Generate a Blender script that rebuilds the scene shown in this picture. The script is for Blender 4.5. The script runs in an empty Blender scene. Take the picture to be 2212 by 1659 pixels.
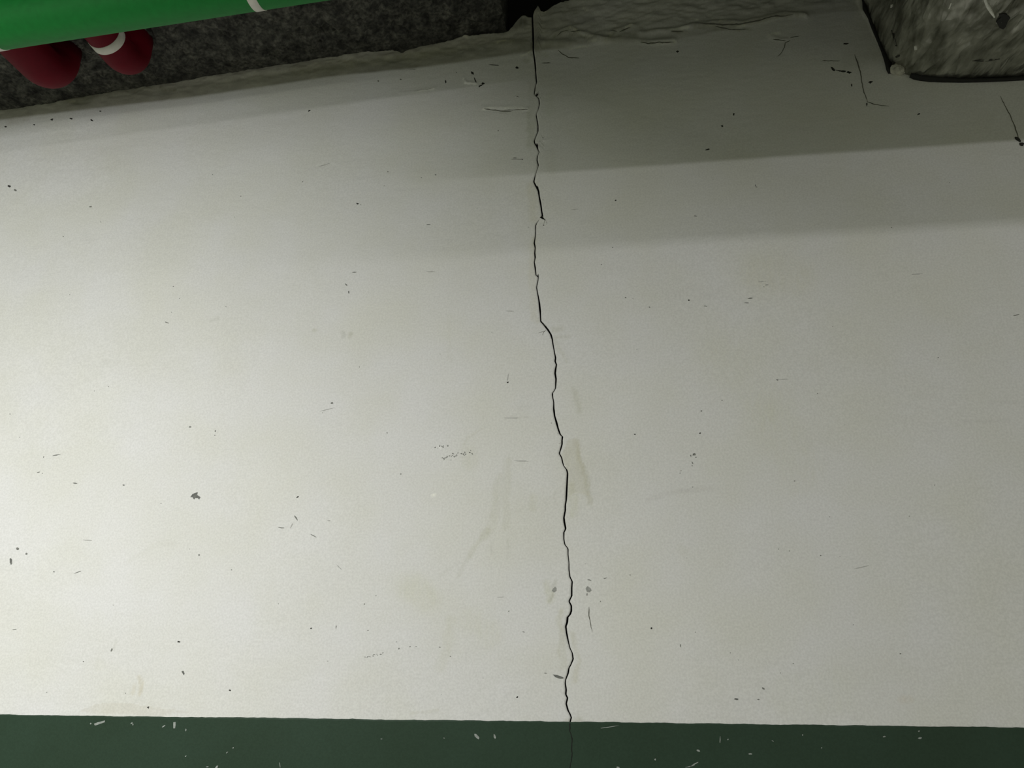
import bpy, bmesh, math, random
import numpy as np
from mathutils import Vector

random.seed(7)
rng = np.random.default_rng(11)
sc = bpy.context.scene
COL = sc.collection

# ------------------------------------------------------------------ camera
PSI, TH, F = math.radians(6.9), math.radians(18.1), 1671.0
CAM = np.array([0.0, -2.2, 1.6])
FW = np.array([-math.sin(PSI) * math.cos(TH), math.cos(PSI) * math.cos(TH), math.sin(TH)])
RT = np.array([math.cos(PSI), math.sin(PSI), 0.0])
UP = np.cross(RT, FW)
cd = bpy.data.cameras.new('camera')
cd.sensor_width = 36.0
cd.lens = 36.0 * F / 2212.0
cd.clip_start = 0.02
cam = bpy.data.objects.new('camera', cd)
COL.objects.link(cam)
cam.location = CAM
cam.rotation_euler = (math.pi / 2 + TH, 0, PSI)
sc.camera = cam

# ------------------------------------------------------------------ world, lamps, exposure
w = bpy.data.worlds.new('world')
sc.world = w
w.use_nodes = True
w.node_tree.nodes['Background'].inputs[0].default_value = (0.84, 0.87, 0.66, 1)
w.node_tree.nodes['Background'].inputs[1].default_value = 0.40


def strip_lamp(name, loc, target, length, width, power, col, spin=0.0):
    ld = bpy.data.lights.new(name, 'AREA')
    ld.shape = 'RECTANGLE'
    ld.size, ld.size_y = length, width
    ld.energy = power
    ld.color = col
    o = bpy.data.objects.new(name, ld)
    COL.objects.link(o)
    o.location = loc
    d = Vector(target) - Vector(loc)
    q = d.to_track_quat('-Z', 'Y')
    o.rotation_euler = q.to_euler()
    if spin:
        o.rotation_euler.rotate_axis('Z', spin)
    return o


strip_lamp('batten_lamp', (-1.69, -2.43, 2.40), (-2.89, -0.81, 0.37), 1.5, 0.06, 64.5, (1.0, 1.0, 0.985))
strip_lamp('tube_lamp', (1.50, -4.8, 2.40), (1.45, 0, 1.5), 1.5, 0.04, 20, (1.0, 0.98, 1.0))
strip_lamp('tube_lamp', (1.16, -2.4, 2.954), (1.16, -0.2, 0.6), 1.5, 0.035, 7.0, (1.0, 0.98, 1.0))

vs = sc.view_settings
vs.view_transform = 'Standard'
vs.look = 'None'
vs.gamma = 1.0
vs.use_curve_mapping = False
vs.exposure = 0.0


# ------------------------------------------------------------------ helpers
def ray(x, y):
    return FW + RT * ((x - 1106.0) / F) - UP * ((y - 829.5) / F)


def at(x, y, Y=0.0):
    d = ray(x, y)
    return CAM + d * ((Y - CAM[1]) / d[1])


def at_z(x, y, Z):
    d = ray(x, y)
    return CAM + d * ((Z - CAM[2]) / d[2])


def proj(P):
    q = P - CAM
    dz = q @ FW
    return 1106.0 + F * (q @ RT) / dz, 829.5 - F * (q @ UP) / dz


def vnoise(x, y, scale, seed=0):
    """smooth value noise in [-1, 1]"""
    g = np.random.default_rng(seed).uniform(-1, 1, (256, 256))
    u, v = np.asarray(x) * scale, np.asarray(y) * scale
    iu, iv = np.floor(u).astype(int), np.floor(v).astype(int)
    fu, fv = u - iu, v - iv
    fu, fv = fu * fu * (3 - 2 * fu), fv * fv * (3 - 2 * fv)
    a, b = g[iu % 256, iv % 256], g[(iu + 1) % 256, iv % 256]
    c, d = g[iu % 256, (iv + 1) % 256], g[(iu + 1) % 256, (iv + 1) % 256]
    return (a * (1 - fu) + b * fu) * (1 - fv) + (c * (1 - fu) + d * fu) * fv


def fbm(x, y, scale, octaves=4, seed=0):
    s = 0
    for k in range(octaves):
        s = s + vnoise(x, y, scale * 2.03 ** k, seed + k * 7) * 0.55 ** k
    return s


def link(name, verts, faces, m, parent=None, smooth=False):
    me = bpy.data.meshes.new(name)
    if isinstance(verts, np.ndarray):
        verts = verts.tolist()
    me.from_pydata(verts, [], faces if not isinstance(faces, np.ndarray) else faces.tolist())
    me.update()
    if smooth:
        me.polygons.foreach_set('use_smooth', [True] * len(me.polygons))
    me.materials.append(m)
    o = bpy.data.objects.new(name, me)
    COL.objects.link(o)
    if parent is not None:
        o.parent = parent
        if parent.type == 'EMPTY':
            o.location = -parent.location
    return o


def tag(o, label, cat=None, group=None, kind=None):
    o['label'] = label
    if cat:
        o['category'] = cat
    if group:
        o['group'] = group
    if kind:
        o['kind'] = kind
    return o


def grid_faces(nr, nc, off=0, flip=False):
    i = np.arange(nr - 1)[:, None] * nc + np.arange(nc - 1)[None, :] + off
    f = np.stack([i, i + 1, i + nc + 1, i + nc], -1).reshape(-1, 4)
    return f[:, ::-1] if flip else f


def box(x0, x1, y0, y1, z0, z1):
    v = [(x, y, z) for x in (x0, x1) for y in (y0, y1) for z in (z0, z1)]
    f = [(0, 1, 3, 2), (4, 6, 7, 5), (0, 4, 5, 1), (2, 3, 7, 6), (0, 2, 6, 4), (1, 5, 7, 3)]
    return v, f


def sweep(path, radii, n=32, caps=True, squash=None):
    """tube of circular section along a 3-D path"""
    P = [Vector(p) for p in path]
    V, Fc = [], []
    nrm = None
    for i, p in enumerate(P):
        t = (P[min(i + 1, len(P) - 1)] - P[max(i - 1, 0)]).normalized()
        if nrm is None:
            a = Vector((0, 0, 1)) if abs(t.z) < 0.9 else Vector((1, 0, 0))
            nrm = (a - t * a.dot(t)).normalized()
        else:
            nrm = (nrm - t * nrm.dot(t)).normalized()
        b = t.cross(nrm)
        r = radii[i] if hasattr(radii, '__len__') else radii
        for k in range(n):
            an = 2 * math.pi * k / n
            V.append(tuple(p + (nrm * math.cos(an) + b * math.sin(an)) * r))
    for i in range(len(P) - 1):
        for k in range(n):
            a, c = i * n + k, i * n + (k + 1) % n
            Fc.append((a, c, c + n, a + n))
    if caps:
        Fc.append(tuple(range(n))[::-1])
        Fc.append(tuple(range((len(P) - 1) * n, len(P) * n)))
    return V, Fc


# ------------------------------------------------------------------ materials
def mat(name):
    m = bpy.data.materials.new(name)
    m.use_nodes = True
    nt = m.node_tree
    return m, nt, nt.nodes['Principled BSDF']


def node(nt, kind, **kw):
    n = nt.nodes.new(kind)
    for k, v in kw.items():
        if k in n.inputs:
            n.inputs[k].default_value = v
        else:
            setattr(n, k, v)
    return n


def noise_mix(nt, coord, scale, c0, c1, lo=0.3, hi=0.7, detail=4.0):
    n = node(nt, 'ShaderNodeTexNoise', Scale=scale, Detail=detail)
    nt.links.new(coord, n.inputs['Vector'])
    r = node(nt, 'ShaderNodeValToRGB')
    r.color_ramp.elements[0].position, r.color_ramp.elements[1].position = lo, hi
    r.color_ramp.elements[0].color, r.color_ramp.elements[1].color = (*c0, 1), (*c1, 1)
    nt.links.new(n.outputs['Fac'], r.inputs['Fac'])
    return r.outputs['Color'], n.outputs['Fac']


def mul(nt, a, b, fac=1.0):
    m = node(nt, 'ShaderNodeMix', data_type='RGBA', blend_type='MULTIPLY')
    m.inputs['Factor'].default_value = fac
    nt.links.new(a, m.inputs['A'])
    nt.links.new(b, m.inputs['B'])
    return m.outputs['Result']


def bump(nt, b, h, strength, dist):
    n = node(nt, 'ShaderNodeBump', Strength=strength, Distance=dist)
    nt.links.new(h, n.inputs['Height'])
    nt.links.new(n.outputs['Normal'], b.inputs['Normal'])


def paint_material(name, base, rough, attr=True, stipple=0.25, mott=0.035, spec=0.35):
    """rolled emulsion: fine stipple, faint mottling, stains and painted shade from the 'paint' attribute"""
    m, nt, b = mat(name)
    co = node(nt, 'ShaderNodeTexCoord').outputs['Object']
    a, _ = noise_mix(nt, co, 4.5, [c * (1 - mott) for c in (1.0, 1.0, 0.955)], (1.0, 1.0, 1.0), 0.35, 0.65, 3)
    g, gf = noise_mix(nt, co, 180, (0.93, 0.93, 0.925), (1.05, 1.05, 1.05), 0.3, 0.7, 1.5)
    c = mul(nt, a, g)
    if attr:
        at_ = node(nt, 'ShaderNodeAttribute', attribute_name='paint')
        c = mul(nt, c, at_.outputs['Color'])
    rgb = node(nt, 'ShaderNodeRGB')
    rgb.outputs[0].default_value = (*base, 1)
    c = mul(nt, c, rgb.outputs[0])
    nt.links.new(c, b.inputs['Base Color'])
    b.inputs['Roughness'].default_value = rough
    b.inputs['Specular IOR Level'].default_value = spec
    bump(nt, b, gf, stipple, 0.0012)
    return m


M_WALL = paint_material('white_wall_paint', (0.80, 0.80, 0.785), 0.75)
M_DADO = paint_material('green_dado_paint', (0.032, 0.060, 0.038), 0.5, attr=False, stipple=0.18, mott=0.1, spec=0.15)

m, nt, b = mat('rough_concrete')
co = node(nt, 'ShaderNodeTexCoord').outputs['Object']
ca, fa = noise_mix(nt, co, 75, (0.028, 0.028, 0.024), (0.112, 0.110, 0.096), 0.36, 0.70, 8)
cb, fb = noise_mix(nt, co, 22, (0.35, 0.35, 0.34), (1.45, 1.45, 1.38), 0.34, 0.66, 4)
nt.links.new(mul(nt, ca, cb), b.inputs['Base Color'])
b.inputs['Roughness'].default_value = 0.95
bump(nt, b, fa, 0.9, 0.008)
M_CONC = m

m, nt, b = mat('smooth_concrete')
co = node(nt, 'ShaderNodeTexCoord').outputs['Object']
ca, fa = noise_mix(nt, co, 3, (0.20, 0.20, 0.19), (0.30, 0.30, 0.28), 0.3, 0.7, 6)
nt.links.new(ca, b.inputs['Base Color'])
b.inputs['Roughness'].default_value = 0.8
M_FLOOR = m


def plain(name, c, rough, metal=0.0, var=0.15, scale=60, bump_s=0.15, spec=0.5):
    m, nt, b = mat(name)
    co = node(nt, 'ShaderNodeTexCoord').outputs['Object']
    a, f = noise_mix(nt, co, scale, [x * (1 - var) for x in c], [min(1, x * (1 + var)) for x in c], 0.3, 0.7, 4)
    nt.links.new(a, b.inputs['Base Color'])
    b.inputs['Roughness'].default_value = rough
    b.inputs['Metallic'].default_value = metal
    b.inputs['Specular IOR Level'].default_value = spec
    bump(nt, b, f, bump_s, 0.002)
    return m


M_GREEN = plain('green_pipe_paint', (0.007, 0.175, 0.028), 0.6, var=0.08, spec=0.25)
M_RED = plain('red_pipe_paint', (0.115, 0.0018, 0.009), 0.6, var=0.08, spec=0.12)
M_BAND = plain('white_tape', (0.62, 0.60, 0.54), 0.55, var=0.06)
M_DARK = plain('grime_and_void_dark', (0.012, 0.012, 0.010), 0.95)
M_HAIR = plain('hairline_grime', (0.15, 0.15, 0.122), 0.95)
M_CHIP = plain('bare_plaster', (0.17, 0.175, 0.16), 0.9, var=0.3, scale=180)
M_SCUFF = plain('grey_scuff', (0.36, 0.365, 0.34), 0.9, var=0.2, scale=180)
M_FAINT = plain('faint_scratch', (0.50, 0.50, 0.475), 0.9, var=0.12, scale=180)
M_SPECK = plain('dark_speck', (0.21, 0.215, 0.195), 0.9, var=0.3, scale=150)
M_SPECKD = plain('black_speck', (0.03, 0.03, 0.025), 0.9, var=0.3, scale=150)
M_PALE = plain('pale_plaster', (0.66, 0.66, 0.60), 0.9, var=0.12, scale=120)
M_PALEG = plain('pale_chip', (0.33, 0.36, 0.33), 0.8, var=0.2, scale=150)
M_BLACK = plain('matt_black', (0.010, 0.010, 0.009), 0.7)
M_LUMP = plain('hardened_filler', (0.55, 0.54, 0.46), 0.95, var=0.25, scale=70, bump_s=0.6)
M_STEEL = plain('galvanised_steel', (0.4, 0.4, 0.4), 0.4, metal=0.9)

M_BRIGHT = plain('lit_foil', (0.85, 0.85, 0.80), 0.35, metal=0.3)  # lighter foil copy, glints on creases and seam painted in
M_FOLD = plain('painted_fold_shade', (0.05, 0.05, 0.042), 0.8)  # darker foil copy, shade of the folds painted in
m, nt, b = mat('aluminium_foil_wrap')
co = node(nt, 'ShaderNodeTexCoord').outputs['Object']
mp = node(nt, 'ShaderNodeMapping')
mp.inputs['Scale'].default_value = (1.0, 0.35, 1.0)
nt.links.new(co, mp.inputs['Vector'])
ca, fa = noise_mix(nt, mp.outputs['Vector'], 24, (0.16, 0.16, 0.13), (0.66, 0.66, 0.60), 0.34, 0.72, 9)
nt.links.new(ca, b.inputs['Base Color'])
b.inputs['Metallic'].default_value = 0.9
b.inputs['Roughness'].default_value = 0.3
vo = node(nt, 'ShaderNodeTexVoronoi', Scale=26.0)
mix = node(nt, 'ShaderNodeVectorMath', operation='MULTIPLY_ADD')
nz = node(nt, 'ShaderNodeTexNoise', Scale=14.0, Detail=3.0)
nt.links.new(mp.outputs['Vector'], nz.inputs['Vector'])
nt.links.new(nz.outputs['Color'], mix.inputs[0])
mix.inputs[1].default_value = (0.09, 0.09, 0.09)
nt.links.new(mp.outputs['Vector'], mix.inputs[2])
nt.links.new(mix.outputs[0], vo.inputs['Vector'])
bp1 = node(nt, 'ShaderNodeBump', Strength=0.75, Distance=0.012)
nt.links.new(vo.outputs['Distance'], bp1.inputs['Height'])
bp2 = node(nt, 'ShaderNodeBump', Strength=0.7, Distance=0.010)
nt.links.new(fa, bp2.inputs['Height'])
nt.links.new(bp1.outputs['Normal'], bp2.inputs['Normal'])
nt.links.new(bp2.outputs['Normal'], b.inputs['Normal'])
M_FOIL = m

# ------------------------------------------------------------------ the wall: outline curves measured on the wall plane


def curve_xz(pts):
    P = np.array([at(x, y) for x, y in pts])
    return P[:, 0], P[:, 2]


crack_px = [(1150, 20), (1150, 40), (1151, 62), (1152, 88), (1152, 110), (1155, 130), (1157, 150), (1158, 168), (1159, 178),
            (1156, 188), (1154, 203), (1159, 209), (1164, 213), (1165, 224), (1163, 235), (1158, 247), (1160, 258), (1162, 270),
            (1162, 283), (1159, 292), (1154, 303), (1155, 309), (1160, 318), (1165, 328), (1161, 336), (1160, 345), (1163, 357),
            (1160, 367), (1156, 378), (1153, 391), (1157, 401), (1163, 412), (1165, 425), (1168, 441), (1170, 455), (1172, 467),
            (1169, 472), (1160, 479), (1157, 486), (1157, 505), (1154, 524), (1156, 534), (1155, 546), (1156, 556), (1154, 566),
            (1156, 578), (1158, 595), (1163, 599), (1161, 610), (1159, 620), (1161, 632), (1163, 642), (1165, 655), (1167, 675),
            (1168, 694), (1175, 701), (1183, 711), (1190, 722), (1193, 733), (1195, 746), (1198, 762), (1200, 772), (1199, 780),
            (1202, 787), (1200, 797), (1199, 806), (1201, 818), (1200, 838), (1197, 844), (1193, 849), (1194, 858), (1196, 868),
            (1196, 882), (1198, 898), (1202, 912), (1206, 927), (1210, 938), (1215, 943), (1214, 951), (1214, 959), (1211, 970),
            (1208, 979), (1213, 988), (1217, 1005), (1224, 1014), (1226, 1022), (1225, 1040), (1224, 1060), (1223, 1080),
            (1221, 1092), (1221, 1102), (1218, 1118), (1219, 1128), (1222, 1142), (1218, 1150), (1218, 1164), (1220, 1176),
            (1227, 1185), (1227, 1198), (1229, 1215), (1229, 1230), (1231, 1246), (1236, 1256), (1235, 1270), (1235, 1287),
            (1229, 1299), (1234, 1308), (1234, 1320), (1231, 1328), (1226, 1333), (1225, 1345), (1222, 1353), (1224, 1368),
            (1227, 1383), (1231, 1400), (1236, 1410), (1238, 1424), (1233, 1436), (1229, 1443), (1227, 1455), (1222, 1468),
            (1221, 1476), (1223, 1490), (1222, 1500), (1226, 1508), (1223, 1520), (1227, 1535), (1231, 1542), (1234, 1550),
            (1231, 1562), (1231, 1580), (1236, 1596), (1235, 1612), (1236, 1630), (1232, 1645), (1228, 1700)]
_cx, _cz = curve_xz(crack_px)
_o = np.argsort(_cz)
_cx, _cz = _cx[_o], _cz[_o]
left_top_px = [(-420, 292), (-150, 250), (0, 226), (60, 217), (115, 209), (150, 204), (235, 191), (300, 183), (350, 178), (420, 167), (470, 160),
               (560, 148), (600, 140), (625, 137), (660, 131), (690, 125), (740, 118), (790, 111), (850, 108), (868, 114),
               (880, 109), (905, 102), (940, 95), (980, 85), (1006, 76), (1012, 79), (1040, 75), (1080, 72), (1098, 70), (1108, 58), (1118, 45),
               (1130, 33), (1140, 38), (1149, 37), (1160, 30)]
right_top_px = [(1140, 40), (1151, 37), (1156, 20), (1163, 12), (1168, 27), (1176, 28), (1184, 20), (1196, 10), (1210, 4), (1228, 1), (1238, -8),
                (1260, -16), (1300, -40), (1400, -70)]
_lx, _lz = curve_xz(left_top_px)
_rx, _rz = curve_xz(right_top_px)


def ceil_z(x):
    return 3.654 + 0.092 * (np.asarray(x) + 0.194)


def crack_x(z):
    return np.interp(z, _cz, _cx)


def crack_w(z):
    z = np.asarray(z)
    wv = 0.0042 + 0.0012 * vnoise(z, z * 0, 14.0, 3) + 0.0008 * vnoise(z, z * 0, 55.0, 4)
    zb = at(1183, 711)[2]
    wv = wv + 0.0026 * np.exp(-((z - zb) / 0.022) ** 2)
    wv = wv + 0.0016 * np.clip((z - 3.5) / 0.1, 0, 1)
    return np.clip(wv, 0.0022, 0.01)


def top_left(x):
    return np.interp(x, _lx, _lz) + 0.0022 * vnoise(x, x * 0, 90, 21) + 0.0015 * vnoise(x, x * 0, 260, 22)


def top_right(x):
    base = np.interp(x, _rx, _rz)
    far = ceil_z(x) + 0.14
    k = np.clip((x - _rx[-3]) / 0.1, 0, 1)
    return base * (1 - k) + far * k + 0.004 * vnoise(x, x * 0, 120, 23) * (1 - k)


ZD = at(1106, 1557)[2]            # top of the green dado
ZB = ZD - 0.02
XL, XR = -2.75, 1.80
H = 0.0054


def side_grid(left):
    nr = int((3.66 - ZB) / (H * 0.66))
    nc = int(((-0.15) - XL) / H) if left else int((XR + 0.2) / H)
    t = np.linspace(0, 1, nr)[:, None]
    s = np.linspace(0, 1, nc)[None, :]
    X = np.repeat(XL + s * (-0.19 - XL) if left else -0.19 + s * (XR + 0.19), nr, 0)
    for _ in range(5):
        top = top_left(X) if left else top_right(X)
        Z = ZB + t * (top - ZB)
        if left:
            e = crack_x(Z) - crack_w(Z) / 2
            X = XL + s * (e - XL)
        else:
            e = crack_x(Z) + crack_w(Z) / 2
            X = e + s * (XR - e)
    top = top_left(X) if left else top_right(X)
    Z = ZB + t * (top - ZB)
    return X, Z


# ---- paint and relief fields, all evaluated per vertex of the wall
STAINS = []      # (kind, pts, width, colour multiplier, softness)


def seg_dist(U, V, pts):
    D = np.full(U.shape, 1e9)
    for (x0, y0), (x1, y1) in zip(pts[:-1], pts[1:]):
        dx, dy = x1 - x0, y1 - y0
        L = dx * dx + dy * dy + 1e-9
        tt = np.clip(((U - x0) * dx + (V - y0) * dy) / L, 0, 1)
        D = np.minimum(D, np.hypot(U - x0 - tt * dx, V - y0 - tt * dy))
    return D


def in_poly(U, V, pts):
    ins = np.zeros(U.shape, bool)
    n = len(pts)
    for i in range(n):
        x0, y0 = pts[i]
        x1, y1 = pts[(i + 1) % n]
        c = ((y0 > V) != (y1 > V)) & (U < (x1 - x0) * (V - y0) / (y1 - y0 + 1e-9) + x0)
        ins ^= c
    return ins


def bbox(U, V, pts, pad):
    a = np.array(pts)
    return np.nonzero((U > a[:, 0].min() - pad) & (U < a[:, 0].max() + pad) & (V > a[:, 1].min() - pad) & (V < a[:, 1].max() + pad))


# stroke stains and painted fold shade: points, half width px, colour factor
STROKES = [
    # patches along the crack
    ([(1146, 245), (1147, 280), (1146, 312)], 8, (0.87, 0.88, 0.83)),
    ([(1150, 400), (1152, 470)], 9, (0.95, 0.94, 0.89)),
    ([(1151, 520), (1150, 600), (1156, 690)], 7, (0.95, 0.94, 0.89)),
    ([(1190, 330), (1192, 370)], 8, (0.95, 0.95, 0.93)),
    ([(1185, 210), (1188, 240)], 9, (0.95, 0.96, 0.93)),
    ([(1194, 712), (1212, 709)], 5, (0.90, 0.90, 0.86)),
    ([(1200, 726), (1232, 726)], 3, (0.91, 0.91, 0.88)),
    ([(1198, 732), (1210, 755), (1222, 780)], 3.5, (0.91, 0.91, 0.87)),
    ([(1240, 838), (1247, 865), (1252, 890)], 5, (0.89, 0.89, 0.85)),
    ([(1262, 1010), (1270, 1050), (1276, 1085)], 5, (0.88, 0.875, 0.82)),
    ([(1246, 950), (1252, 985), (1257, 1010)], 4, (0.91, 0.90, 0.85)),
    ([(1234, 1050), (1240, 1090), (1240, 1110)], 8, (0.95, 0.95, 0.89)),
    ([(1198, 1062), (1200, 1085)], 1.5, (0.90, 0.90, 0.88)),
    ([(1211, 1320), (1209, 1350), (1214, 1360)], 5, (0.90, 0.895, 0.83)),
    ([(1216, 1370), (1214, 1410), (1218, 1440)], 7, (0.90, 0.895, 0.85)),
    ([(1237, 1368), (1244, 1400), (1250, 1430)], 4, (0.91, 0.905, 0.85)),
    ([(1246, 1440), (1240, 1470)], 5, (0.91, 0.90, 0.84)),
    ([(1222, 1558), (1250, 1556)], 4, (0.87, 0.87, 0.83)),
    ([(1250, 1548), (1258, 1556)], 4, (0.92, 0.92, 0.90)),
    ([(1180, 1262), (1192, 1290), (1188, 1296)], 7, (0.93, 0.93, 0.86)),
    ([(1200, 1255), (1196, 1280), (1188, 1298)], 2.5, (0.82, 0.82, 0.78)),
    # left hand smears
    ([(1042, 925), (1020, 940), (1004, 958)], 3, (0.945, 0.945, 0.92)),
    ([(1010, 975), (1016, 1000)], 14, (0.955, 0.955, 0.92)),
    ([(1096, 995), (1096, 1040), (1092, 1090), (1092, 1140)], 7, (0.925, 0.925, 0.885)),
    ([(1080, 1030), (1072, 1080), (1064, 1130), (1046, 1160)], 8, (0.935, 0.935, 0.90)),
    ([(1052, 1145), (1040, 1165), (1022, 1185), (1012, 1200)], 5, (0.92, 0.92, 0.88)),
    ([(1014, 1198), (1002, 1222), (990, 1243)], 4, (0.93, 0.93, 0.91)),
    ([(1060, 1180), (1062, 1195)], 3.5, (0.91, 0.91, 0.90)),
    ([(1096, 1165), (1098, 1205)], 2.5, (0.93, 0.93, 0.92)),
    ([(995, 1215), (970, 1228), (950, 1242)], 3, (0.95, 0.95, 0.94)),
    ([(1150, 1075), (1152, 1100)], 7, (0.95, 0.95, 0.91)),
    ([(975, 1340), (968, 1400), (950, 1440)], 10, (0.95, 0.95, 0.91)),
    ([(890, 1270), (920, 1290)], 28, (0.965, 0.965, 0.92)),
    ([(1020, 1340), (1060, 1370)], 24, (0.97, 0.97, 0.93)),
    ([(890, 1540), (920, 1538), (944, 1533)], 3, (0.92, 0.915, 0.88)),
    ([(330, 1180), (300, 1200), (270, 1218)], 4, (0.965, 0.965, 0.955)),
    ([(345, 1174), (375, 1174)], 6, (0.96, 0.96, 0.95)),
    ([(220, 780), (265, 784)], 4, (0.96, 0.96, 0.955)),
    ([(160, 775), (190, 770)], 4, (0.975, 0.975, 0.97)),
    ([(250, 1380), (244, 1405)], 3, (0.92, 0.92, 0.90)),
    ([(214, 1430), (212, 1440)], 8, (0.965, 0.965, 0.94)),
    ([(302, 1462), (306, 1478), (300, 1500)], 4, (0.90, 0.87, 0.80)),
    ([(292, 1478), (285, 1500)], 3, (0.94, 0.92, 0.88)),
    ([(185, 508), (195, 516)], 10, (0.965, 0.965, 0.96)),
    ([(456, 692), (470, 686)], 4, (0.92, 0.92, 0.91)),
    ([(741, 718), (742, 728)], 3.5, (0.84, 0.84, 0.83)),
    ([(760, 722), (757, 728)], 3, (0.80, 0.80, 0.75)),
    ([(680, 713), (682, 714)], 3, (0.86, 0.86, 0.80)),
    ([(1120, 881), (1140, 879)], 5, (0.96, 0.96, 0.955)),
    ([(1105, 902), (1145, 902)], 2, (0.93, 0.93, 0.92)),
    ([(970, 680), (972, 780)], 3, (0.97, 0.97, 0.955)),
    # right hand smears
    ([(1400, 1078), (1440, 1066), (1490, 1060), (1540, 1055)], 5, (0.94, 0.935, 0.93)),
    ([(1470, 1058), (1500, 1057)], 3, (0.93, 0.925, 0.93)),
    ([(1470, 1185), (1478, 1190)], 8, (0.96, 0.96, 0.94)),
    ([(1660, 905), (1720, 985), (1730, 1020)], 42, (0.975, 0.975, 0.94)),
    ([(1560, 770), (1640, 850)], 60, (0.985, 0.985, 0.955)),
    ([(1640, 590), (1720, 600)], 34, (0.975, 0.97, 0.93)),
    ([(1945, 1512), (1965, 1511)], 7, (0.97, 0.94, 0.90)),
    ([(1720, 1500), (1800, 1495)], 45, (0.98, 0.985, 0.95)),
    ([(2080, 911), (2130, 910), (2180, 909)], 3, (0.95, 0.95, 0.95)),
    ([(2140, 870), (2212, 869)], 4, (0.965, 0.965, 0.965)),
    ([(1500, 646), (1530, 640)], 5, (0.955, 0.955, 0.95)),
    ([(1440, 640), (1500, 625), (1560, 632)], 10, (0.975, 0.975, 0.97)),
    ([(1255, 480), (1285, 473)], 4, (0.965, 0.965, 0.965)),
    # plaster wrinkles under the slab, fold shade painted dark, plus dark patches
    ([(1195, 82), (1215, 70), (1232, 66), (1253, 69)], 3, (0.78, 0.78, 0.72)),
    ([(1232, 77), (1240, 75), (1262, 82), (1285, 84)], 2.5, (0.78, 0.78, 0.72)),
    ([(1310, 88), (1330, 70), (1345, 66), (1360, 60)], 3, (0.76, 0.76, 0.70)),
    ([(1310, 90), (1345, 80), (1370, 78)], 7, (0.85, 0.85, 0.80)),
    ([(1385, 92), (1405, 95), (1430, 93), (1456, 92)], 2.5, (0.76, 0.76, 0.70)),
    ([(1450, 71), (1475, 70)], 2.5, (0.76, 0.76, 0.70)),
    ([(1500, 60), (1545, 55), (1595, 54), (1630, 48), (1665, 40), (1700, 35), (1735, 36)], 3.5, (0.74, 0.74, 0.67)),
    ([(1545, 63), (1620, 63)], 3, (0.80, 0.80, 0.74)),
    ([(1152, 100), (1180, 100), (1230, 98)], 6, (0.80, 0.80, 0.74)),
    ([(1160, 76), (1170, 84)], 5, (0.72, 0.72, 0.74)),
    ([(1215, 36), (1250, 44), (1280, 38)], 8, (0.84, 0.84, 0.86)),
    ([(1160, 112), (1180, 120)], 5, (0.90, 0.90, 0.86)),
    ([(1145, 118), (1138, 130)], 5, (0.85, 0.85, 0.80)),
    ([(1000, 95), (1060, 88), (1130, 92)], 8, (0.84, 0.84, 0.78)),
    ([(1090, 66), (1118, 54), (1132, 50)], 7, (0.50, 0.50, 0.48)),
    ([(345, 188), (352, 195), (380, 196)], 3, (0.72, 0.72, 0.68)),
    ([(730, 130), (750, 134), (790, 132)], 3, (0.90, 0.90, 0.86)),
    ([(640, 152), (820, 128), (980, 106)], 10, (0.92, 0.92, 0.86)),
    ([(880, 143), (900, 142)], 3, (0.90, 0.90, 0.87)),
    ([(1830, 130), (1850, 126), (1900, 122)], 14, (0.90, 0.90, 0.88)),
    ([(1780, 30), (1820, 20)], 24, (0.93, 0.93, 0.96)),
    ([(20, 262), (60, 256)], 7, (0.88, 0.86, 0.84)),
]
POLYS = [
    ([(1214, 985), (1228, 950), (1246, 945), (1258, 990), (1275, 1075), (1262, 1070), (1242, 1062), (1227, 1075), (1226, 1020)], (0.915, 0.905, 0.855)),
    ([(170, 1538), (200, 1523), (240, 1519), (300, 1522), (360, 1530), (410, 1540), (330, 1546)], (0.93, 0.915, 0.89)),
    ([(1148, 172), (1140, 180), (1141, 236), (1158, 243), (1160, 200)], (0.965, 0.965, 0.95)),
]
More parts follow.
